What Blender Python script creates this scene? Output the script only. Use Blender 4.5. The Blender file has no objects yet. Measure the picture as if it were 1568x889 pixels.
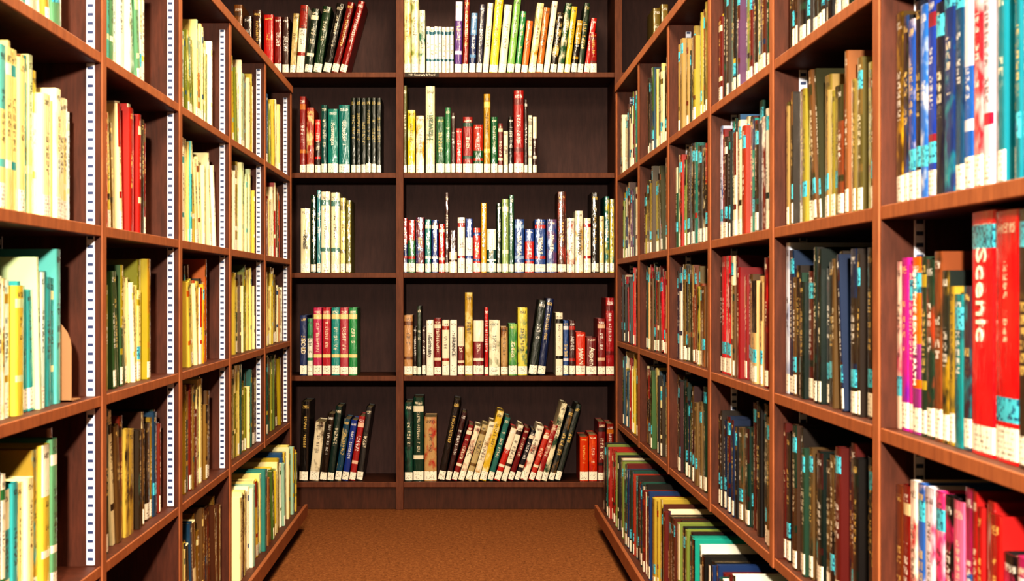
import bpy, math, random, bmesh
from mathutils import Vector, Matrix

scene = bpy.context.scene
CAMH = 0.933
AL, AR = 0.668, 0.589
ZB = 5.99
H = [-0.85, -0.52, -0.205, 0.11, 0.43, 0.765]     # shelf heights relative to eye level
H = [h + CAMH for h in H]

def lin(c):
    if isinstance(c, str):
        c = c.lstrip('#'); c = [int(c[i:i+2], 16)/255 for i in (0, 2, 4)]
    return tuple((x/12.92 if x <= 0.04045 else ((x+0.055)/1.055)**2.4) for x in c)
def sat(c, k=1.12):
    L = .3*c[0]+.59*c[1]+.11*c[2]
    return tuple(min(.95, max(.004, L+(x-L)*k)) for x in c)

# ------------------------------------------------------------------ node helper
class NT:
    def __init__(s, name):
        s.mat = bpy.data.materials.new(name); s.mat.use_nodes = True
        s.t = s.mat.node_tree; s.n = s.t.nodes; s.l = s.t.links
        s.bsdf = s.n['Principled BSDF']
    def put(s, sock, v):
        if isinstance(v, bpy.types.NodeSocket): s.l.new(v, sock)
        else: sock.default_value = v
    def m(s, op, a, b=None, c=None):
        nd = s.n.new('ShaderNodeMath'); nd.operation = op
        s.put(nd.inputs[0], a)
        if b is not None: s.put(nd.inputs[1], b)
        if c is not None: s.put(nd.inputs[2], c)
        return nd.outputs[0]
    def mul(s, *a):
        r = a[0]
        for x in a[1:]: r = s.m('MULTIPLY', r, x)
        return r
    def gt(s, a, b): return s.m('GREATER_THAN', a, b)
    def lt(s, a, b): return s.m('LESS_THAN', a, b)
    def rng(s, a, lo, hi): return s.mul(s.gt(a, lo), s.lt(a, hi))
    def mix(s, f, a, b):
        nd = s.n.new('ShaderNodeMix'); nd.data_type = 'RGBA'
        s.put(nd.inputs[0], f)
        for k, v in ((6, a), (7, b)):
            if isinstance(v, tuple) and len(v) == 3: v = (*v, 1)
            s.put(nd.inputs[k], v)
        return nd.outputs[2]
    def vec(s, x, y, z):
        nd = s.n.new('ShaderNodeCombineXYZ')
        s.put(nd.inputs[0], x); s.put(nd.inputs[1], y); s.put(nd.inputs[2], z)
        return nd.outputs[0]
    def sep(s, v):
        nd = s.n.new('ShaderNodeSeparateXYZ'); s.l.new(v, nd.inputs[0]); return nd.outputs
    def attr(s, name):
        nd = s.n.new('ShaderNodeAttribute'); nd.attribute_name = name; return nd
    def white(s, v):
        nd = s.n.new('ShaderNodeTexWhiteNoise'); nd.noise_dimensions = '3D'; s.l.new(v, nd.inputs['Vector']); return nd.outputs['Value']
    def noise(s, v, scale, detail=3, rough=.5):
        nd = s.n.new('ShaderNodeTexNoise'); s.l.new(v, nd.inputs['Vector'])
        nd.inputs['Scale'].default_value = scale; nd.inputs['Detail'].default_value = detail
        nd.inputs['Roughness'].default_value = rough
        return nd.outputs['Fac']
    def pos(s):
        return s.n.new('ShaderNodeNewGeometry').outputs['Position']
    def ramp(s, f, stops):
        nd = s.n.new('ShaderNodeValToRGB'); s.l.new(f, nd.inputs[0])
        e = nd.color_ramp.elements
        while len(e) < len(stops): e.new(.5)
        for i, (p, c) in enumerate(stops):
            e[i].position = p; e[i].color = (*c, 1)
        return nd.outputs[0]
    def bump(s, h, strength, dist=.01, both=False):
        nd = s.n.new('ShaderNodeBump'); s.l.new(h, nd.inputs['Height'])
        nd.inputs['Strength'].default_value = strength; nd.inputs['Distance'].default_value = dist
        s.l.new(nd.outputs[0], s.bsdf.inputs['Normal'])
        if both: s.l.new(nd.outputs[0], s.bsdf.inputs['Coat Normal'])
    def out(s, col=None, rough=None, **kw):
        if col is not None: s.put(s.bsdf.inputs['Base Color'], (*col, 1) if isinstance(col, tuple) else col)
        if rough is not None: s.put(s.bsdf.inputs['Roughness'], rough)
        for k, v in kw.items(): s.put(s.bsdf.inputs[k.replace('_', ' ')], v)
        return s.mat

# ------------------------------------------------------------------ materials
def wood_mat(name, c_lo, c_hi, rough=.55, spec=.3):
    w = NT(name)
    x, y, z = w.sep(w.pos())
    v = w.vec(w.mul(x, 6.0), w.mul(y, 6.0), w.mul(z, 1.2))
    n1 = w.noise(v, 9, 5, .6)
    n2 = w.noise(w.vec(w.mul(x, 60.), w.mul(y, 60.), w.mul(z, 5.)), 4, 3)
    f = w.m('ADD', w.mul(n1, .65), w.mul(n2, .35))
    col = w.ramp(f, [(.3, lin(c_lo)), (.7, lin(c_hi))])
    w.bump(f, .15, .002)
    return w.out(col, rough, Specular_IOR_Level=spec)
MW = wood_mat('walnut_laminate', '#3f2116', '#603425')
ME = wood_mat('lit_walnut_edge', '#7e4c33', '#a66a46')  # panel wood painted lighter on front edges, as if caught by flash
MBW = wood_mat('shaded_walnut_laminate', '#3c2218', '#563223')  # back case wood darkened, shade at the far end painted in
MBE = wood_mat('shaded_walnut_edge', '#543020', '#744630')  # back case edges toned down for the same painted shade
MWD = wood_mat('dark_back_panel', '#3f2c2c', '#523937', .6)

def standard_mat():
    w = NT('slotted_white_metal')
    x, y, z = w.sep(w.pos())
    k = w.m('FRACT', w.mul(z, 1/.0165))
    ax = w.m('ABSOLUTE', x)
    near = 1.
    for c in (.690, .860, .647, .817):
        near = w.m('MINIMUM', near, w.m('ABSOLUTE', w.m('SUBTRACT', ax, c)))
    f = w.mul(w.rng(k, .28, .64), w.lt(near, .0052))
    col = w.mix(f, lin('#dde4f6'), lin('#38466e'))
    return w.out(col, .35)
MS = standard_mat()

def carpet_mat():
    w = NT('speckled_brown_carpet')
    p = w.pos()
    n = w.noise(p, 150, 3, .7); n2 = w.noise(p, 3, 3)
    n3 = w.noise(p, 60, 4, .8)
    f = w.m('ADD', w.mul(n, .5), w.mul(n3, .5))
    col = w.ramp(f, [(.36, lin('#523522')), (.5, lin('#835838')), (.66, lin('#aa7c56'))])
    col = w.mix(w.mul(n2, .35), col, lin('#6e452c'))
    w.bump(f, .5, .004)
    return w.out(col, .95, Specular_IOR_Level=.05)
MC = carpet_mat()

def plaster(name, c):
    w = NT(name); n = w.noise(w.pos(), 40, 4)
    w.bump(n, .1, .003)
    return w.out(w.mix(w.mul(n, .2), lin(c), lin('#b8a68c')), .9)
MP = plaster('painted_wall_plaster', '#c8b490')
MCE = plaster('white_ceiling_tile', '#e8e0d0')

def spine_mat():
    w = NT('book_spine_print')
    uvn = w.n.new('ShaderNodeUVMap'); uvn.uv_map = 'UVMap'
    u, v, _ = w.sep(uvn.outputs[0])
    A1, A2, A3 = w.attr('c1').outputs['Color'], w.attr('c2').outputs['Color'], w.attr('c3').outputs['Color']
    P = w.sep(w.attr('p').outputs['Vector']); Q = w.sep(w.attr('q').outputs['Vector'])
    r, lab, sty = P; hh, tt, stick = Q
    hm = w.mul(v, hh); um = w.mul(w.m('SUBTRACT', u, .5), tt)
    seed = w.mul(r, 97.)
    nz = w.noise(w.vec(w.mul(um, .8), w.mul(hm, .45), seed), 36, 3, .6)
    pic = w.m('MULTIPLY_ADD', nz, 6., -2.9); pic.node.use_clamp = True
    pic = w.mul(pic, w.rng(sty, .2, .42))
    col = w.mix(pic, A1, A2)
    band = w.mul(w.gt(sty, .5), w.m('MAXIMUM', w.rng(v, .83, .9), w.rng(v, .26, .31)))
    split = w.mul(w.gt(sty, .8), w.gt(v, w.m('ADD', .45, w.mul(r, .3))))
    col = w.mix(w.m('MAXIMUM', band, split), col, A2)
    # title lettering
    cs = w.m('ADD', .0022, w.mul(r, .0016))
    cv = w.m('FLOOR', w.m('DIVIDE', hm, cs)); cu = w.m('FLOOR', w.m('ADD', w.m('DIVIDE', um, cs), .5))
    wn = w.gt(w.white(w.vec(cu, cv, seed)), .38)
    gap = w.gt(w.m('FRACT', w.mul(w.m('ADD', cv, .5), .25)), .25)
    word = w.gt(w.white(w.vec(1.5, w.m('FLOOR', w.mul(w.m('ADD', cv, .5), .25)), seed)), .2)
    lim = w.m('MINIMUM', w.mul(tt, .3), w.mul(cs, 2.4))
    fr = w.m('FRACT', w.mul(r, 13.7))
    inr = w.mul(w.lt(w.m('ABSOLUTE', um), lim), w.gt(v, w.m('ADD', .34, w.mul(fr, .15))), w.lt(v, w.m('SUBTRACT', .84, w.mul(r, .2))))
    txt = w.mul(wn, gap, word, inr, .75)
    col = w.mix(txt, col, A3)
    inr2 = w.mul(w.lt(w.m('ABSOLUTE', um), w.mul(tt, .36)), w.rng(v, .91, .95))
    col = w.mix(w.mul(wn, inr2, .7), col, A3)
    # cyan genre sticker
    sk = w.mul(w.gt(stick, .001), w.lt(w.m('ABSOLUTE', w.m('SUBTRACT', hm, stick)), .014))
    skc = w.mix(w.gt(w.white(w.vec(w.m('FLOOR', w.mul(um, 300.)), w.m('FLOOR', w.mul(hm, 300.)), seed)), .78), lin('#4fc3dc'), lin('#1d5f84'))
    col = w.mix(sk, col, skc)
    # white call-number label
    lb = w.mul(w.gt(lab, .3), w.gt(hm, .004), w.lt(hm, w.m('ADD', .03, w.mul(lab, .012))))
    ct = w.white(w.vec(w.m('FLOOR', w.mul(um, 420.)), w.m('FLOOR', w.mul(hm, 330.)), seed))
    ct = w.mul(w.gt(ct, .68), w.gt(w.m('FRACT', w.mul(w.m('ADD', w.m('FLOOR', w.mul(hm, 330.)), .5), .5)), .5), w.lt(w.m('ABSOLUTE', um), w.mul(tt, .33)), .7)
    lc = w.mix(ct, lin('#f5f0e2'), lin('#40362e'))
    col = w.mix(lb, col, lc)
    # wrinkled clear plastic jacket
    wr = w.noise(w.vec(um, w.mul(hm, .22), seed), 110, 2, .5)
    w.bump(wr, .35, .0035, True)
    return w.out(col, w.m('ADD', .18, w.mul(r, .2)), Coat_Weight=.9, Coat_Roughness=.1)
M0 = spine_mat()
def cover_mat():
    w = NT('book_cover_board')
    return w.out(w.attr('c1').outputs['Color'], .35)
M1 = cover_mat()
def page_mat():
    w = NT('book_page_block')
    n = w.noise(w.pos(), 400, 2)
    return w.out(w.mix(n, lin('#d0c2a0'), lin('#92805e')), .9)
M2 = page_mat()

# ------------------------------------------------------------------ mesh box builder
class Boxes:
    def __init__(s): s.v = []; s.f = []; s.mi = []; s.mats = []
    def box(s, x0, x1, y0, y1, z0, z1, mat):
        if mat not in s.mats: s.mats.append(mat)
        x0, x1 = sorted((x0, x1)); y0, y1 = sorted((y0, y1)); z0, z1 = sorted((z0, z1))
        b = len(s.v)
        s.v += [(x0,y0,z0),(x1,y0,z0),(x1,y1,z0),(x0,y1,z0),(x0,y0,z1),(x1,y0,z1),(x1,y1,z1),(x0,y1,z1)]
        for q in ((0,3,2,1),(4,5,6,7),(0,1,5,4),(1,2,6,5),(2,3,7,6),(3,0,4,7)):
            s.f.append([b+i for i in q]); s.mi.append(s.mats.index(mat))
    def obj(s, name, bevel=0.0):
        me = bpy.data.meshes.new(name); me.from_pydata(s.v, [], s.f)
        for m in s.mats: me.materials.append(m)
        me.polygons.foreach_set('material_index', s.mi); me.update()
        o = bpy.data.objects.new(name, me); scene.collection.objects.link(o)
        if bevel:
            md = o.modifiers.new('bevel', 'BEVEL'); md.width = bevel; md.segments = 2; md.limit_method = 'ANGLE'
        return o

# ------------------------------------------------------------------ books
class Books:
    def __init__(s):
        s.v = []; s.f = []; s.mi = []; s.uv = []; s.c1 = []; s.c2 = []; s.c3 = []; s.p = []; s.q = []
    def add(s, o, eu, ed, T, Hh, D, c1, c2=None, c3=None, label=.7, stick=0., style=.1, lean=0., rnd=None, rg=random):
        o = Vector(o); eu = Vector(eu); ed = Vector(ed)
        flip = eu.cross(ed).z < 0
        if rnd is None: rnd = rg.random()
        c1 = sat(lin(c1)); c2 = sat(lin(c2)) if c2 else tuple(min(1, x*.4+.02) for x in c1)
        if c3: c3 = lin(c3)
        else:
            L = .3*c1[0]+.6*c1[1]+.1*c1[2]
            c3 = (.03, .025, .03) if L > .22 else rg.choice([(.8,.74,.58), (.75,.55,.18), (.8,.8,.78)])
        bul = min(.12*T, .004)
        NS = 6
        out = [(0., -D), (0., 0.)]
        us = [0.]
        for i in range(1, NS):
            a = math.pi*i/NS
            uu = .5-.5*math.cos(a)
            out.append((uu*T, bul*math.sin(a)**.8)); us.append(uu)
        out += [(T, 0.), (T, -D)]; us.append(1.)
        n = len(out)
        ins = [(min(max(a, .0022), T-.0022), d-.004 if d > -D+.001 else d+.003) for (a, d) in out]
        cs, sn = math.cos(lean), math.sin(lean)
        piv = T if lean > 0 else 0.
        def P(a, d, z):
            du = a-piv
            return tuple(o + eu*(piv + du*cs + z*sn) + ed*d + Vector((0, 0, -du*sn + z*cs)))
        b = len(s.v)
        s.v += [P(a, d, 0) for a, d in out] + [P(a, d, Hh) for a, d in out]
        s.v += [P(a, d, Hh) for a, d in ins] + [P(a, d, Hh-.005) for a, d in ins]
        def face(idx, uvs, m):
            if flip: idx = idx[::-1]; uvs = uvs[::-1]
            s.f.append([b+i for i in idx]); s.mi.append(m)
            for t in uvs:
                s.uv += t
                s.c1 += [*c1, 1]; s.c2 += [*c2, 1]; s.c3 += [*c3, 1]
                s.p += [rnd, label, style]; s.q += [Hh, T, stick]
        for i in range(n):
            j = (i+1) % n
            if 1 <= i <= n-3:
                ua, ub = us[i-1], us[i]
                face([j, i, n+i, n+j], [(ub, 0), (ua, 0), (ua, 1), (ub, 1)], 0)
            else:
                face([j, i, n+i, n+j], [(0, 0)]*4, 1 if i != n-1 else 2)
            face([n+j, n+i, 2*n+i, 2*n+j], [(0, .1)]*4, 1)
            face([2*n+j, 2*n+i, 3*n+i, 3*n+j], [(0, .1)]*4, 1)
        face([3*n+i for i in range(n)][::-1], [(0, .1)]*n, 2)
        face(list(range(n)), [(0, .1)]*n, 1)
    def obj(s, name):
        me = bpy.data.meshes.new(name); me.from_pydata(s.v, [], s.f)
        for m in (M0, M1, M2): me.materials.append(m)
        me.polygons.foreach_set('material_index', s.mi)
        uvl = me.uv_layers.new(name='UVMap'); uvl.data.foreach_set('uv', s.uv)
        for nm, d in (('c1', s.c1), ('c2', s.c2), ('c3', s.c3)):
            a = me.attributes.new(nm, 'FLOAT_COLOR', 'CORNER'); a.data.foreach_set('color', d)
        for nm, d in (('p', s.p), ('q', s.q)):
            a = me.attributes.new(nm, 'FLOAT_VECTOR', 'CORNER'); a.data.foreach_set('vector', d)
        me.update()
        o = bpy.data.objects.new(name, me); scene.collection.objects.link(o)
        return o

PAL = {
 'left': ['#efe3a8','#eadb9c','#d8c064','#f2ecd4','#efe9d8','#c8b44e','#a8963e','#e0dab4','#7a8440','#54693a','#3f7f7a','#9ab8a8','#94683a','#9c3424','#5a4228','#35597f','#eadfb0','#d8cc8c','#f4eed0','#f0e8c8'],
 'leftwhite': ['#f7f3de','#f2eaba','#e6dca0','#f6f1e2','#cfe4dc','#6ab4b0','#4aa0a4','#d0bc60','#a8904a','#f3eedc','#e4e0b8','#8a5a3a','#6a9a7a','#f0e8c8','#f6f2e0','#c8d8b0'],
 'leftred': ['#a02820','#b8442c','#c8a040','#eedfa4','#7a201a','#b8662e','#f0e8c8','#6a5024','#d0c068','#efe4b8','#3a2c1c','#f2ead0'],
 'leftmix': ['#f0eada','#34609a','#cc5c2e','#c8b240','#34764c','#efe4b0','#a02c22','#ebebe6','#22406a','#86a050','#f3eedc','#efe8d0'],
 'leftolive': ['#a09238','#7e7e30','#cdbf66','#5a6a2c','#eadc9c','#3c5638','#6c5428','#dccf84','#2f645e','#a8863c','#ebe4c8','#54402a','#efe6bc','#e0d8a4'],
 'leftdark': ['#33271a','#5c4428','#22392a','#7a602e','#d0c08c','#284660','#4c2e1e','#947c38','#e6dcb4','#702c1e','#3c5850','#b8a058','#ebe2c0'],
 'rdark': ['#1a1717','#14302a','#2a221e','#381a1c','#1a2a48','#402e22','#0e1e1c','#5a4830','#244034','#54201e','#6a583c','#15151b'],
 'rolive': ['#74663a','#827442','#544e2e','#62462c','#948c46','#6a5a38','#443620','#82583a','#33331f','#968258','#74402a','#2a241a','#241e18'],
 'rred': ['#a82028','#b4283a','#7a1a20','#9c2032','#2a2020','#c0a67e','#5c1418','#1e3630','#c43a44','#5c4630','#dccfb2','#1c1818'],
 'rteal': ['#20807a','#2c9086','#144640','#203864','#d8d8d0','#5e1e1c','#212f2a','#3a648c','#dcd4bc','#10403e','#8c3424','#2a1c18','#181614'],
 'rmix': ['#1e4836','#902a22','#ded6ba','#213050','#a8964c','#36281e','#2c706a','#c4beac','#50281c','#74824a','#141419','#563658','#5e2420','#1c1a18','#2a2420'],
 'ryellow': ['#b8a64c','#dcd2ac','#74672c','#33281a','#983028','#e2dcc8','#42603a','#a07438','#28465a','#c8bc84','#241c16','#1c1814'],
 'rblue': ['#2054a4','#173c7a','#2868b8','#10244a','#b4c8dc','#1f7484','#281e2a','#7c2c3c','#d4d4de','#385690','#143450','#151a2a'],
 'rpink': ['#c83a70','#983060','#d8d0d8','#1e181c','#a82c38','#3c64a4','#d4789a','#602c70','#e0d6ce','#942a2a'],
}

def fill(B, side, a, y0, y1, z, pal, rg, stick_p, label_p, hmin=.2, hmax=.275, rec=.032, D=.17, tmin=.012, tmax=.032, explicit=None, leanp=.05, zmax=.288):
    """stack books on a side shelf; explicit books first, then palette-driven ones"""
    ed = (-side, 0, 0)
    items = list(explicit) if explicit else []
    nex = len(items)
    L = y1-y0; run = 0; base = None; series = None
    tot = sum(i[0] for i in items)
    while tot < L:
        if run <= 0:
            run = rg.choice([1, 1, 1, 2, 3, 5]); base = rg.uniform(hmin, hmax)
            series = rg.choice(PAL[pal]) if rg.random() < .22 else None
        run -= 1
        T = rg.uniform(tmin, tmax) if rg.random() > .12 else rg.uniform(tmax, tmax*1.4)
        hgt = min(hmax, max(hmin, base+rg.uniform(-.012, .012)))
        items.append((T, hgt, series or rg.choice(PAL[pal]), rg.choice(PAL[pal]), None))
        tot += T+.0012
    p = 0.; lean = 0.; nlean = 0
    for n, (T, hgt, c1, c2, sty) in enumerate(items):
        d = rg.uniform(-.009, .009) if n >= nex else 0.
        if nlean > 0:
            nlean -= 1
            if nlean == 0: lean = 0.
        elif n > nex+2 and rg.random() < leanp:
            lean = -math.radians(rg.uniform(4, 11)); nlean = rg.randint(2, 5)
            p += (hgt+.01)*math.sin(-lean)
        step = T/math.cos(lean)+.0012
        if lean: step += .001
        hgt = min(hgt, zmax-T*abs(math.sin(lean)))
        if p+step > L: break
        st = 0.
        if rg.random() < stick_p: st = rg.choice([.058, .06, .062, .06, hgt-.03, hgt-.035, hgt-.028])
        lb = rg.uniform(.4, 1.) if rg.random() < label_p else 0
        X = side*(a+rec)-side*d
        if side < 0: eu = (0, 1, 0); oy = y0+p
        else: eu = (0, -1, 0); oy = y1-p
        B.add((X, oy, z), eu, ed, T, hgt, D, c1, c2, None, lb, st, rg.random() if sty is None else sty, lean, rg=rg)
        p += step

# ------------------------------------------------------------------ side bookcases
UT = .03; ST = .02; DEP = .26; EB = .004
def side_case(side, a, posts, lip, cut, strip_d):
    B = Boxes()
    top = H[5]
    yn, yf = posts[-1], posts[0]
    X = lambda d: side*(a+d)
    for i, y in enumerate(posts):
        if i in cut:
            B.box(X(EB), X(DEP), y-UT/2, y+UT/2, H[1]-ST/2, top, MW)
            B.box(X(0), X(EB), y-UT/2, y+UT/2, H[1]-ST/2, top, ME)
            B.box(X(.13), X(DEP), y-UT/2, y+UT/2, 0, H[1]-ST/2, MW)
        else:
            B.box(X(EB), X(DEP), y-UT/2, y+UT/2, 0, top, MW)
            B.box(X(0), X(EB), y-UT/2, y+UT/2, 0, top, ME)
        for sgn in (-1, 1):
            if (i == 0 and sgn > 0): continue
            ys = y+sgn*UT/2
            B.box(X(strip_d), X(strip_d+.016), ys, ys+sgn*.003, H[1]+.012, top-.02, MS)
            B.box(X(strip_d+.17), X(strip_d+.186), ys, ys+sgn*.003, H[1]+.012, top-.02, MS)
    for i in range(len(posts)-1):
        y1 = posts[i]-UT/2; y0 = posts[i+1]+UT/2
        for k in range(1, 5):
            B.box(X(.003+EB), X(DEP), y0, y1, H[k]-ST/2, H[k]+ST/2, MW)
            B.box(X(.003), X(.003+EB), y0, y1, H[k]-ST/2, H[k]+ST/2, ME)
    B.box(X(0), X(DEP+.01), yn-UT/2, yf+UT/2+.004, top, top+.028, MW)
    B.box(X(-.004), X(0), yn-UT/2, yf+UT/2+.004, top, top+.028, ME)
    B.box(X(DEP), X(DEP+.012), yn-UT/2, yf+UT/2, 0, top, MWD)
    B.box(side*lip, X(DEP), yn-UT/2, yf+UT/2+.01, H[0]-ST/2, H[0]+ST/2, MW)
    B.box(side*(lip-.012), side*lip, yn-UT/2, yf+UT/2+.012, H[0]-.028, H[0]+.018, ME)
    B.box(side*(lip+.05), side*(lip+.07), yn-UT/2, yf-.02, 0, H[0]-ST/2, MWD)
    return B.obj('library_bookcase', .0015)

LP = [5.46-.71*k for k in range(8)]
RP = [5.44-.685*k for k in range(8)]
side_case(-1, AL, LP, .62, [1], .014)
side_case(1, AR, RP, .52, list(range(1, 8)), .05)

rgL = random.Random(21)
BL = Books()
LS = {
 (0,4):('left',.95),(0,3):('leftred',.95),(0,2):('left',.97),(0,1):('leftolive',.97),
 (1,4):('left',.95),(1,3):('leftwhite',.97),(1,2):('leftolive',.95),(1,1):('leftolive',.97),
 (2,4):('left',.9),(2,3):('leftwhite',.95),(2,2):('leftred',.76),(2,1):('leftdark',.85),
 (3,4):('leftwhite',.72),(3,3):('leftred',.74),(3,2):('leftolive',.72),(3,1):('leftdark',.93),
 (4,4):('leftwhite',.86),(4,3):('leftwhite',.97),(4,2):('leftwhite',.78),(4,1):('leftwhite',.78),
}
LE = {
 (3,3): [(.024,.25,'#b02a20','#d8a840',.6),(.02,.245,'#9a2018','#e8d8a0',.1),(.03,.25,'#a83828','#e8d8a0',.3)],
 (3,4): [(.03,.26,'#e8dca0','#b09a3a',.1)],
 (4,3): [(.03,.25,'#d8e8e4','#4aa0a4',.3),(.02,.25,'#4aa0a4','#f0e8c8',.3),(.025,.255,'#e6dca0','#f6f1e2',.3),(.022,.25,'#6a9a7a','#f2eaba',.3),(.02,.245,'#5a98b0','#f6f1e2',.3)],
 (4,2): [(.03,.24,'#b84a28','#d8a848',.3),(.02,.235,'#f0e8c8','#b84a28',.6),(.02,.24,'#f3eedc','#8a6a30',.3),(.022,.235,'#b0703a','#e8d8a0',.3),(.03,.235,'#efe6c8','#34609a',.1),(.02,.24,'#dcc468','#a02c22',.3)],
 (4,1): [(.03,.23,'#f6f0e0','#34609a',.1),(.02,.235,'#3a2c24','#e8d8a0',.1),(.02,.23,'#f3eedc','#a02c22',.6),(.03,.24,'#2c5ea0','#a02c22',.6),(.02,.24,'#e8e4d8','#34609a',.3),(.03,.23,'#f6f0e0','#7aa8c8',.85),(.025,.24,'#34764c','#e8dca0',.3),(.02,.235,'#2c5ea0','#e8dca0',.3),(.02,.23,'#f3eedc','#34764c',.6)],
}
for i in range(7):
    y1 = LP[i]-UT/2-.004; y0 = LP[i+1]+UT/2+.004
    for k in range(1, 5):
        pal, fr = LS.get((i, k), ('left', .9))
        fill(BL, -1, AL, y0, y0+(y1-y0)*fr, H[k]+ST/2+.0005, pal, rgL, .05, .5, .195, .28, .034, explicit=LE.get((i, k)))
fill(BL, -1, AL, LP[2]+.03, LP[0]-.03, H[0]+ST/2+.0005, 'left', rgL, .03, .5, .22, .262, -.02, .15, .014, .032,
     explicit=[(.03,.24,'#efe6b8','#a8963e',.3),(.02,.25,'#eadfb0','#5a4228',.1),(.02,.24,'#2a2018',None,.1),(.025,.25,'#e6dca0','#8a7a30',.3)])
fill(BL, -1, AL, LP[3]+.03, LP[2]-.05, H[0]+ST/2+.0005, 'leftdark', rgL, .03, .5, .2, .27, .02, .15)
BL.obj('shelved_library_books')

rgR = random.Random(8)
BR = Books()
RS = {
 (0,4):'rmix',(0,3):'rmix',(0,2):'rred',(0,1):'ryellow',
 (1,4):'ryellow',(1,3):'rolive',(1,2):'rred',(1,1):'ryellow',
 (2,4):'rolive',(2,3):'rmix',(2,2):'rolive',(2,1):'rdark',
 (3,4):'rmix',(3,3):'rteal',(3,2):'rred',(3,1):'rdark',
 (4,4):'rdark',(4,3):'rolive',(4,2):'rdark',(4,1):'rdark',
 (5,4):'rblue',(5,3):'rblue',(5,2):'rmix',(5,1):'rpink',
}
EXP = {
 (5,2): [(.022,.235,'#e0cfc0','#b84a70',.3),(.03,.24,'#b0308a','#7a2ca0',.3),(.016,.23,'#c03a94','#5c2c88',.1),(.034,.24,'#8a3a80','#d8702e',.85),
         (.022,.24,'#24382c','#a89444',.6),(.03,.235,'#1f3a30','#984430',.3),(.028,.245,'#7a482e','#2a2a22',.3),(.024,.22,'#1a2422','#b0923c',.3),
         (.02,.2,'#a08a44','#2a3a3a',.3),(.03,.19,'#2c8088','#1a3a54',.3),(.026,.2,'#3a2a3a','#24808c',.3),(.075,.288,'#cc1c34','#cc1c34',.1),(.07,.285,'#c01c2e','#c01c2e',.1)],
 (5,3): [(.03,.27,'#4c3a1c','#c09c3c',.4),(.022,.26,'#1a1a22','#2a4a80',.3),(.028,.25,'#2450a0','#d8d0d8',.3),(.02,.27,'#121a30','#3c66b0',.1),
         (.03,.26,'#3070c4','#cfd8e8',.4),(.03,.27,'#1f409a','#842c3e',.6),(.03,.25,'#101830','#1f50b0',.1),(.04,.28,'#103470','#2090a0',.4),(.03,.27,'#144c70','#102048',.3),(.03,.28,'#1c60b0','#d8d8e8',.85),(.03,.27,'#b02c3e','#e0c0c4',.3),(.03,.28,'#dccad8','#b42c4a',.6)],
 (5,1): [(.03,.235,'#6a3a24','#94683a',.1),(.03,.24,'#74201e','#c8b898',.6),(.03,.25,'#ece2da','#b42c3a',.3),(.03,.25,'#3c68b0','#e8d8e4',.4),(.04,.25,'#e4e0ec','#d03a74',.4),
         (.035,.25,'#d84e88','#e8d8e0',.4),(.03,.25,'#1c1618','#d03a74',.3),(.04,.25,'#2a1c24','#e07aa0',.85)],
 (3,2): [(.02,.25,'#2a2020','#a82028',.1),(.05,.275,'#c42a3c','#d03c46',.1),(.05,.275,'#cc2c3e','#e8b8bc',.3)],
 (2,2): [(.012,.25,'#2a2420',None,.1),(.03,.2,'#16284a','#101a30',.1),(.045,.26,'#e8e6e0','#16284a',.85)],
 (3,3): [(.03,.27,'#cfd4e8','#3c68a0',.3),(.02,.26,'#7a2024','#d8c8b0',.1)],
 (4,2): [(.03,.285,'#c8d2e4','#8a98b8',.3),(.03,.27,'#1a3050','#2c6ea0',.1)],
}
for i in range(7):
    y1 = RP[i]-UT/2-.004; y0 = RP[i+1]+UT/2+.004
    for k in range(1, 5):
        pal = RS.get((i, k), 'rmix')
        fill(BR, 1, AR, y0, y1, H[k]+ST/2+.0005, pal, rgR, .65, .75, .205, .28 if i != 5 else .285, .026, explicit=EXP.get((i, k)), leanp=.03)
for (ya, yb, pal) in ((RP[1], RP[0]-.02, 'rmix'), (RP[2], RP[1]-.003, 'rteal'), (RP[3], RP[2]-.003, 'rmix'), (RP[7], RP[3]-.003, 'rteal')):
    fill(BR, 1, AR, ya, yb, H[0]+ST/2+.0005, pal, rgR, .4, .8, .24, .262, -.045, .15, .014, .034, leanp=.03)
RB = BR.obj('shelved_library_books')

# ------------------------------------------------------------------ back bookcase
PX = 360.
bx = lambda x: (x-710)/PX
ROWS = [741, 578, 420, 267, 113]
rowz = [CAMH+(444-y)/PX for y in ROWS]
Bc = Boxes()
TOPB = rowz[-1]+.86
bposts = [-1.2, bx(612), bx(947), bx(947)+.93]
for x in bposts:
    Bc.box(x-.016, x+.016, ZB+EB, ZB+.3, 0, TOPB, MBW)
    Bc.box(x-.016, x+.016, ZB, ZB+EB, 0, TOPB, MBE)
for a, b in zip(bposts[:-1], bposts[1:]):
    for z in rowz+[rowz[-1]+.43]:
        Bc.box(a+.016, b-.016, ZB+.003+EB, ZB+.3, z-.013, z+.009, MBW)
        Bc.box(a+.016, b-.016, ZB+.003, ZB+.003+EB, z-.013, z+.009, MBE)
    Bc.box(a+.016, b-.016, ZB+.02, ZB+.035, 0, rowz[0]-.013, MBW)
Bc.box(bposts[0]-.016, bposts[-1]+.016, ZB+.3, ZB+.312, 0, TOPB, MWD)
Bc.box(bposts[0]-.02, bposts[-1]+.02, ZB-.004, ZB+.312, TOPB, TOPB+.03, MBW)
Bc.obj('library_bookcase', .0015)

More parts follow.
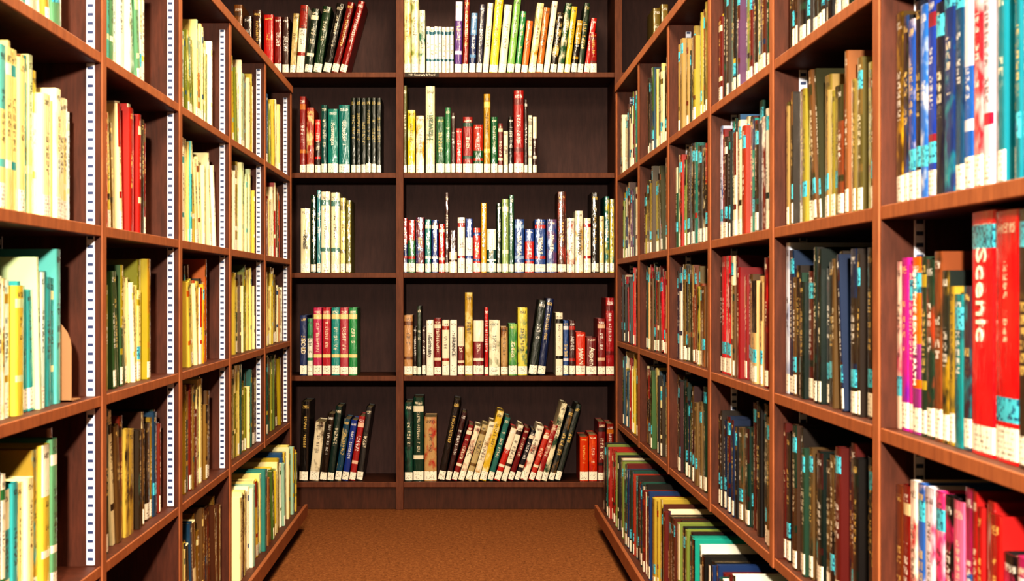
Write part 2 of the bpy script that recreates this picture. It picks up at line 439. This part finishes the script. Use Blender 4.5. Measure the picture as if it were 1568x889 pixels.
rgB = random.Random(3)
BB = Books()
PB = 358.
def bk(row, x0, x1, yt, c1, c2=None, c3=None, dx=0, label=.8, style=.1):
    zf = rowz[row]+.0095
    ybase = 444-(zf-CAMH)*PB
    hgt = (ybase-yt)/PB
    lean = math.atan2(dx, ybase-yt)
    Hh = hgt/math.cos(lean)*(.985 if dx else 1)
    T = (x1-x0)/PB*(.97 if not dx else .95*math.cos(lean))
    BB.add(((x0-710)/PB, ZB+.035+rgB.uniform(-.006, .012), zf), (1, 0, 0), (0, -1, 0), max(T, .012), min(Hh, .4), .19, c1, c2, c3, rgB.choice([.5, .7, .9, 1.]), 0, style, lean, rg=rgB)
R = 4
x = 300
for c in ['#3a2018','#6a2c20','#54461f','#2a2a22','#7a5028','#3a1c16','#5e281a']:
    bk(R, x, x+13, rgB.uniform(5, 25), c, style=rgB.random()); x += 14.5
for t in [(404,419,22,'#b4281e','#7a1a14'),(420,431,25,'#7e1d16',None),(432,442,25,'#3b1a12',None)]:
    bk(R, t[0], t[1], t[2], t[3], t[4])
bk(R,443,452,18,'#d6c594','#7a6228',dx=6,style=.3); bk(R,453,465,5,'#efebda','#8f2a1c',dx=7,style=.85)
bk(R,466,478,12,'#142a1c','#e8e0c8',dx=12,style=.6); bk(R,479,492,8,'#1c3a22',dx=16,style=.1)
bk(R,494,506,4,'#15120f',dx=22); bk(R,507,518,2,'#6d1612',dx=26); bk(R,519,530,0,'#7f1a16',dx=30)
for t in [(619,629,-8,'#e6dcae','#a88f3a'),(630,641,-5,'#efe8c6','#8f9a5a'),(642,651,14,'#dcdecb','#34705a')]:
    bk(R, *t, style=.3)
for i in range(7):
    bk(R, 653+i*6, 658.5+i*6, 40, '#e8e8e0', '#34687c', style=.6)
T4 = [(696,707,0,'#543080','#d8d0e8',2),(708,717,-5,'#7c2420','#c8a450',3),(718,728,18,'#20305e','#5a84b0',4),(729,738,5,'#2b2b44',None,6),
 (739,748,2,'#e8e2c8','#98301f',8),(749,762,-6,'#dcc24a','#efe8bc',10),(763,775,5,'#e0e2c8','#4a8f4e',10),(776,787,-6,'#80b064','#e6e6d4',12),
 (788,797,15,'#34804c','#d8e0c0',10),(798,808,30,'#cc6c34','#e6d4ac',9),(809,820,3,'#e6dab0','#c88a34',14),(821,831,10,'#b06c2e','#301c12',12),
 (832,841,0,'#eae4d0','#a02a20',14),(842,852,18,'#1c1814','#cdb67a',12),(853,863,2,'#1f5032','#dcd4bc',14),(864,873,8,'#ccb448','#22351c',12),
 (874,883,30,'#18140f','#a88a3a',10),(884,893,2,'#1c3622',None,12),(894,903,26,'#b02a22','#e0c0a4',12),(904,914,50,'#8a1e1a',None,0)]
for t in T4: bk(R, t[0], t[1], t[2], t[3], t[4], dx=t[5], style=rgB.choice([.1,.3,.15,.6,.85]))
for t in [(1000,1012,12,'#7a6c38'),(1013,1024,5,'#8a7844'),(1025,1040,16,'#503820'),(1041,1055,8,'#6a2a1e'),(1056,1068,20,'#a8965a')]: bk(R, *t)
R = 3
for t in [(459,468,147,'#802018','#b0703a',.6),(469,481,164,'#94321f','#dccc9a',.3),(482,491,182,'#2a1410','#b4281e',.85),(492,501,160,'#184c4a','#ccd2c4',.1),
 (502,518,166,'#2f8078','#c8b864',.1),(519,536,160,'#267270','#dcd6be',.1)]:
    bk(R, t[0], t[1], t[2], t[3], t[4], style=t[5])
for i in range(6): bk(R, 537.5+i*7.8, 544.8+i*7.8, 149, '#16211a', '#7c7c54', '#a89858', style=.1)
for t in [(617,623,130,'#54541f',None,.1),(624,636,168,'#cfbe4c','#eae2b8',.3),(637,650,176,'#e8e0ca','#b4923c',.3),(652,666,131,'#dfdcbc','#44784a',.1),
 (668,681,178,'#205632','#d6dabc',.1),(682,690,164,'#30704a',None,.1),(691,697,172,'#3a2018',None,.1),(698,708,196,'#b02a20','#e2ccaa',.1),(709,724,178,'#8a221c','#22483a',.6),
 (725,740,190,'#1c4e30','#a03422',.85),(741,751,143,'#a88636','#d8c274',.6),(752,762,178,'#235e3c','#c8ccac',.1),(763,770,188,'#6c1c18','#dcd0b4',.6),(771,778,200,'#e4dcc4',None,.3),
 (779,786,178,'#171412',None,.1),(787,802,138,'#94221e','#6a1814',.6),(803,808,152,'#2a1512',None,.1),(809,815,176,'#dcd6c4',None,.6),(816,822,178,'#3a1a14','#e0d8c0',.85)]:
    bk(R, t[0], t[1], t[2], t[3], t[4], style=t[5])
R = 2
for t in [(460,475,318,'#e6e0c2',None,.1),(476,484,298,'#203c2e',None,.1),(485,491,290,'#44848c',None,.1),(492,506,293,'#ebe6d0','#5c847f',.6),(507,520,294,'#e6e0c6','#5c847f',.6),(521,529,302,'#e2d69c',None,.6),(530,538,306,'#6e6e2c',None,.1)]:
    bk(R, t[0], t[1], t[2], t[3], t[4], style=t[5])
for t in [(617,624,333,'#222c5e','#8e2a2a',.85),(625,636,336,'#34704a','#a02c22',.85),(637,650,332,'#6a1e24','#2c3e78',.3),(651,660,335,'#347f7f','#d6d6c8',.6),(661,671,336,'#2a3f7e','#d6d6de',.6),
 (672,681,342,'#b02c24','#dcccbc',.6),(682,687,294,'#3a1c1a',None,.1),(688,700,352,'#dcd2be','#3a1c18',.85),(701,712,332,'#eae6e0','#a02c22',.6),(713,724,334,'#e8e8ec','#2e4c94',.85),
 (725,736,348,'#b0322c','#2e4a8a',.6),(737,745,310,'#cfa644',None,.1),(746,760,350,'#184844','#e8e8e0',.85),(761,768,310,'#1f382c',None,.1),(769,779,304,'#94ac74','#e6e0c6',.6),(780,787,298,'#2e6048','#d4cca8',.1),
 (788,803,335,'#284c8c','#86a2c4',.6),(804,818,350,'#b02c2c','#2c4c94',.85),(819,836,335,'#284a8c','#a82c2c',.6),(837,853,335,'#284c8a','#6a3a60',.3),(854,867,293,'#502a1e','#8e382a',.3),
 (868,880,333,'#ebe6da','#a03c2e',.3),(881,893,322,'#e6e0d2','#c0983e',.3),(894,905,333,'#e6dac6','#a02c22',.6),(906,917,294,'#2a2420','#d6cebe',.1),(918,925,330,'#dacb9a',None,.3),(926,933,300,'#30706c','#c4b64e',.3),(934,941,304,'#d0c068','#30706c',.3)]:
    bk(R, t[0], t[1], t[2], t[3], t[4], style=t[5])
R = 1
for t in [(459,470,482,'#1a2c5e','#c0c8da',.1),(471,479,487,'#d8dcd0','#34805a',.85)]:
    bk(R, t[0], t[1], t[2], t[3], t[4], style=t[5])
for i, c in enumerate(['#b44064','#ac3a46','#308a86','#a64652','#348a54']):
    bk(R, 480+i*13.6, 492.8+i*13.6, 470, c, '#dccf9c', '#eae0c8', style=.6)
for t in [(619,632,482,'#b48c64','#6c4429',.6),(633,638,500,'#2a1c18',None,.1),(639,645,468,'#2a382a',None,.1),(646,652,500,'#3a2018',None,.1),(653,664,490,'#ebe7dc','#2a2a2a',.1),(665,676,487,'#781f22','#dccdb8',.6),
 (677,688,490,'#e6dcc8','#943022',.6),(689,700,490,'#eeeae0','#943022',.1),(701,711,500,'#6c1f1f','#dccfbc',.85),(712,724,447,'#b0923c','#dccd90',.3),(725,741,490,'#781f24','#e6decc',.85),(742,748,470,'#b02c2c',None,.1),
 (749,766,490,'#e6e0ca','#848c70',.3),(767,778,500,'#b4976e','#7c5434',.3),(779,792,495,'#44884c','#98bc6a',.3),(793,808,470,'#d2c866','#44705a',.3)]:
    bk(R, t[0], t[1], t[2], t[3], t[4], style=t[5])
bk(R,809,822,458,'#1c2822','#0f1812',dx=16); bk(R,823,835,455,'#1a2850','#0f1a3a',dx=14)
for t in [(851,862,478,'#e8e2d0','#1a1a1a',.6),(863,871,490,'#284c88','#d8d8e0',.6),(872,881,490,'#441a1c','#a02c22',.6),(882,897,508,'#c04028','#cc6038',.1),(898,914,516,'#6c1e20','#ece8de',.1),(915,927,487,'#7a2022','#ccae98',.6),(928,941,455,'#98282c','#6a1a1c',.6)]:
    bk(R, t[0], t[1], t[2], t[3], t[4], style=t[5])
R = 0
for t in [(458,472,612,'#1c1815',None,4,.1),(473,488,645,'#dcd4be','#3a2418',10,.3),(489,500,632,'#2a2018',None,13,.1),(501,511,620,'#182f2a',None,14,.1),(512,522,640,'#244a60','#ccbc92',15,.3),(523,533,642,'#283f88',None,15,.1),(534,544,636,'#942a2a','#dcbcaa',16,.6),(545,555,622,'#1c1a1a',None,16,.1),
 (620,632,615,'#16302a','#24584a',0,.3),(633,649,608,'#183c32','#dcd6c2',0,.6),(650,669,638,'#b4976e','#a02c22',0,.3),
 (670,681,610,'#1f1a1a',None,26,.1),(682,690,630,'#3a1a1c',None,26,.1),(691,700,650,'#7c2022','#e6dcca',27,.6),(701,711,652,'#e6e0ca','#943022',27,.3),(712,722,650,'#b4a680','#6c542a',27,.6),(723,733,645,'#e6dcc6','#b4862e',27,.3),
 (734,745,628,'#cfb450','#eae2c0',28,.3),(746,755,638,'#34706c','#d6d2b8',28,.1),(756,766,655,'#b0342c','#e6dac8',27,.85),(767,776,650,'#e6decc','#3a2018',27,.6),(777,786,655,'#6c1e24',None,27,.1),(787,795,658,'#1f1f2a','#dcd4c4',27,.6),
 (796,808,652,'#eae4d4','#943022',27,.3),(809,818,658,'#b03a2c','#e4d4be',27,.6),(819,828,650,'#922c2c','#dcd0bc',28,.3),(829,838,616,'#e6dec4','#34503c',32,.3),(839,848,625,'#1f2a2a','#7c603c',33,.3),(849,858,618,'#262f2a','#ccbc92',34,.1)]:
    bk(R, t[0], t[1], t[2], t[3], t[4], dx=t[5], style=t[6])
for t in [(888,901,668,'#c04a28','#cc703a',.1),(902,915,665,'#ae3424','#cc6038',.3),(916,928,645,'#6c1c1c','#2a1414',.6),(929,940,648,'#7a2a1e','#b0703a',.6)]:
    bk(R, t[0], t[1], t[2], t[3], t[4], style=t[5])
BBO = BB.obj('shelved_library_books')

# printed titles on spines
def plain(name, c):
    w = NT(name); n = w.noise(w.pos(), 60, 2)
    return w.out(w.mix(w.mul(n, .1), lin(c), (0.3, .3, .3)), .4)
INK = {'w': plain('white_title_ink', '#f0e6d6'), 'k': plain('black_title_ink', '#201814'), 'g': plain('green_title_ink', '#2f5a30')}
tn = [0]
def title(parent, s, loc, ed, size, ink, up=False, horiz=False):
    cu = bpy.data.curves.new('title', 'FONT'); cu.body = s; cu.size = size; cu.align_x = 'CENTER'; cu.align_y = 'CENTER'
    cu.extrude = .0003; cu.resolution_u = 2; cu.offset = size*.008
    cu.materials.append(INK[ink])
    tn[0] += 1
    o = bpy.data.objects.new('spine_title_%d' % tn[0], cu); scene.collection.objects.link(o)
    n = Vector(ed)
    xd = Vector((0, 0, 1 if up else -1)) if not horiz else Vector((0, 0, 1)).cross(n)
    yd = n.cross(xd)
    m = Matrix((xd, yd, n)).transposed().to_4x4(); m.translation = Vector(loc)
    o.parent = parent; o.matrix_world = m
def btitle(s, xc, yc, size, ink, **k):
    title(BBO, s, ((xc-710)/PB, ZB+.0225, CAMH+(444-yc)/PB), (0, -1, 0), size, ink, **k)
btitle('Hawaii', 659, 195, .04, 'g', up=True)
btitle('JAPAN', 889.5, 545, .024, 'w'); btitle('Aspen', 906, 545, .032, 'w')
btitle('Germany', 658.5, 530, .024, 'k'); btitle('FRANCE', 694.5, 530, .022, 'k')
btitle('Aconcagua', 510, 205, .022, 'w'); btitle('Ecuador', 527, 200, .025, 'w')
btitle('SOLD', 464.5, 530, .026, 'w'); btitle('Greece', 785, 535, .022, 'w')
btitle('ALASKA', 795, 375, .025, 'w'); btitle('TEXAS', 827, 375, .026, 'w'); btitle('Nevada', 845, 372, .024, 'w')
btitle('THAILAND', 887, 370, .022, 'k'); btitle('Brazil', 467.5, 370, .026, 'k')
yfar = RP[5]-UT/2-.004
def rtitle(s, off, T, z, size, ink, **k):
    title(RB, s, (AR+.026-min(.12*T, .004)-.0008, yfar-off-T/2, z), (-1, 0, 0), size, ink, **k)
def offs(n): return sum(e[0]+.0012 for e in EXP[(5,2)][:n])
zz = H[2]+ST/2
rtitle('OFF THE BEATEN PATH', offs(3), .034, zz+.145, .015, 'w')
rtitle('Scenic', offs(11), .075, zz+.19, .045, 'w')

# bookends
MB = NT('tan_painted_steel').out(lin('#9a7452'), .45)
def bookend(X, y, z):
    w, h = .115, .15
    pts = [(-w/2, 0)]
    for i in range(13):
        a = math.pi*(1-i/12); pts.append((math.cos(a)*w/2, h-w/2+math.sin(a)*w/2))
    pts.append((w/2, 0))
    v = []
    for dy in (0, .003): v += [(X+p, y+dy, z+q) for p, q in pts]
    n = len(pts)
    f = [list(range(n)), list(range(n, 2*n))[::-1]] + [[i, (i+1) % n, n+(i+1) % n, n+i] for i in range(n)]
    b = len(v)
    v += [(X-w/2, y, z), (X+w/2, y, z), (X+w/2, y+.06, z), (X-w/2, y+.06, z), (X-w/2, y, z+.002), (X+w/2, y, z+.002), (X+w/2, y+.06, z+.002), (X-w/2, y+.06, z+.002)]
    for q in ((0,3,2,1),(4,5,6,7),(0,1,5,4),(1,2,6,5),(2,3,7,6),(3,0,4,7)): f.append([b+i for i in q])
    me = bpy.data.meshes.new('bookend'); me.from_pydata(v, [], f); me.materials.append(MB)
    o = bpy.data.objects.new('bookend', me); scene.collection.objects.link(o)
yy0, yy1 = LP[5]+.019, LP[4]-.019
bookend(-(AL+.075), yy0+(yy1-yy0)*.78+.008, H[2]+ST/2+.001)
yy0, yy1 = LP[4]+.019, LP[3]-.019
bookend(-(AL+.10), yy0+(yy1-yy0)*.74+.008, H[3]+ST/2+.001)

LBX = Boxes(); LBX.box(bx(620), bx(672), ZB+.0005, ZB+.003, rowz[4]-.011, rowz[4]+.007, NT('paper_label').out(lin('#2a201a'), .6))
lo = LBX.obj('shelf_section_label')
title(lo, '910  Geography & Travel', ((bx(646)), ZB-.0003, rowz[4]-.002), (0, -1, 0), .011, 'w', horiz=True)

# ------------------------------------------------------------------ room
def slab(name, x0, x1, y0, y1, z0, z1, m):
    b = Boxes(); b.box(x0, x1, y0, y1, z0, z1, m); return b.obj(name)
RX, RY0, RY1, RH = 2.6, -2.0, ZB+.33, 2.75
slab('floor', -RX, RX, RY0, RY1, -.05, 0, MC)
slab('ceiling', -RX, RX, RY0, RY1, RH, RH+.05, MCE)
slab('wall_back', -RX, RX, RY1, RY1+.1, 0, RH, MP)
slab('wall_front', -RX, RX, RY0-.1, RY0, 0, RH, MP)
slab('wall_left', -RX-.1, -RX, RY0, RY1, 0, RH, MP)
slab('wall_right', RX, RX+.1, RY0, RY1, 0, RH, MP)

# ------------------------------------------------------------------ lights
def troffer(x, y, w, l, power, col):
    e = bpy.data.objects.new('ceiling_light_fixture', None); scene.collection.objects.link(e)
    b = Boxes(); z = RH
    for a in ((-w/2-.03, -w/2, -l/2-.03, l/2+.03), (w/2, w/2+.03, -l/2-.03, l/2+.03), (-w/2, w/2, -l/2-.03, -l/2), (-w/2, w/2, l/2, l/2+.03)):
        b.box(x+a[0], x+a[1], y+a[2], y+a[3], z-.06, z, MCE)
    em = NT('lamp_diffuser'); em.out((.9, .9, .85), .5, Emission_Color=(*col, 1), Emission_Strength=2.)
    b.box(x-w/2, x+w/2, y-l/2, y+l/2, z-.03, z-.02, em.mat)
    o = b.obj('housing'); o.parent = e
    ld = bpy.data.lights.new('tube_light', 'AREA'); ld.shape = 'RECTANGLE'; ld.size = w; ld.size_y = l; ld.energy = power; ld.color = col
    lo = bpy.data.objects.new('tube_light', ld); lo.location = (x, y, z-.065); scene.collection.objects.link(lo); lo.parent = e
WARM = (1., .82, .58)
troffer(0, .9, .5, 1.2, 52, WARM)
troffer(0, 3.0, .5, 1.2, 46, WARM)
troffer(0, 4.9, .4, .8, 24, WARM)
def fill_spot(x, y, z, target, power):  # added fill light from behind the camera; its fixture is made up
    e = bpy.data.objects.new('added_front_fill', None); scene.collection.objects.link(e)
    bm = bmesh.new()
    bmesh.ops.create_cone(bm, cap_ends=True, segments=24, radius1=.07, radius2=.045, depth=.16)
    me = bpy.data.meshes.new('fill_head'); bm.to_mesh(me); bm.free(); me.materials.append(MCE)
    o = bpy.data.objects.new('fill_head', me); scene.collection.objects.link(o)
    d = (Vector(target)-Vector((x, y, z))).normalized(); q = d.to_track_quat('-Z', 'Y')
    o.location = Vector((x, y, z))-d*.1; o.rotation_euler = q.to_euler(); o.parent = e
    b = Boxes(); b.box(x-.012, x+.012, y-.012, y+.012, z, RH, MCE); p = b.obj('fill_stem'); p.parent = e
    ld = bpy.data.lights.new('fill_lamp', 'SPOT'); ld.energy = power; ld.spot_size = math.radians(80); ld.spot_blend = .6; ld.shadow_soft_size = .06; ld.color = (1, .89, .73)
    lo = bpy.data.objects.new('fill_lamp', ld); lo.location = (x, y, z); lo.rotation_euler = q.to_euler(); scene.collection.objects.link(lo); lo.parent = e
fill_spot(-.05, -1.0, 1.6, (0, 3.6, .8), 720)

w = bpy.data.worlds.new('world'); scene.world = w; w.use_nodes = True
w.node_tree.nodes['Background'].inputs[0].default_value = (.9, .8, .7, 1); w.node_tree.nodes['Background'].inputs[1].default_value = .1

# ------------------------------------------------------------------ camera
cd = bpy.data.cameras.new('camera'); cam = bpy.data.objects.new('camera', cd); scene.collection.objects.link(cam)
cam.location = (0, 0, CAMH); cam.rotation_euler = (math.radians(90), 0, 0)
cd.sensor_width = 36; cd.lens = 2156/1568*36; cd.shift_x = 74/1568; cd.clip_start = .01
cd.dof.use_dof = True; cd.dof.focus_distance = 5.9; cd.dof.aperture_fstop = 12
scene.camera = cam
scene.view_settings.view_transform = 'Standard'
try: scene.view_settings.look = 'High Contrast'
except Exception: pass
scene.view_settings.exposure = 0.22
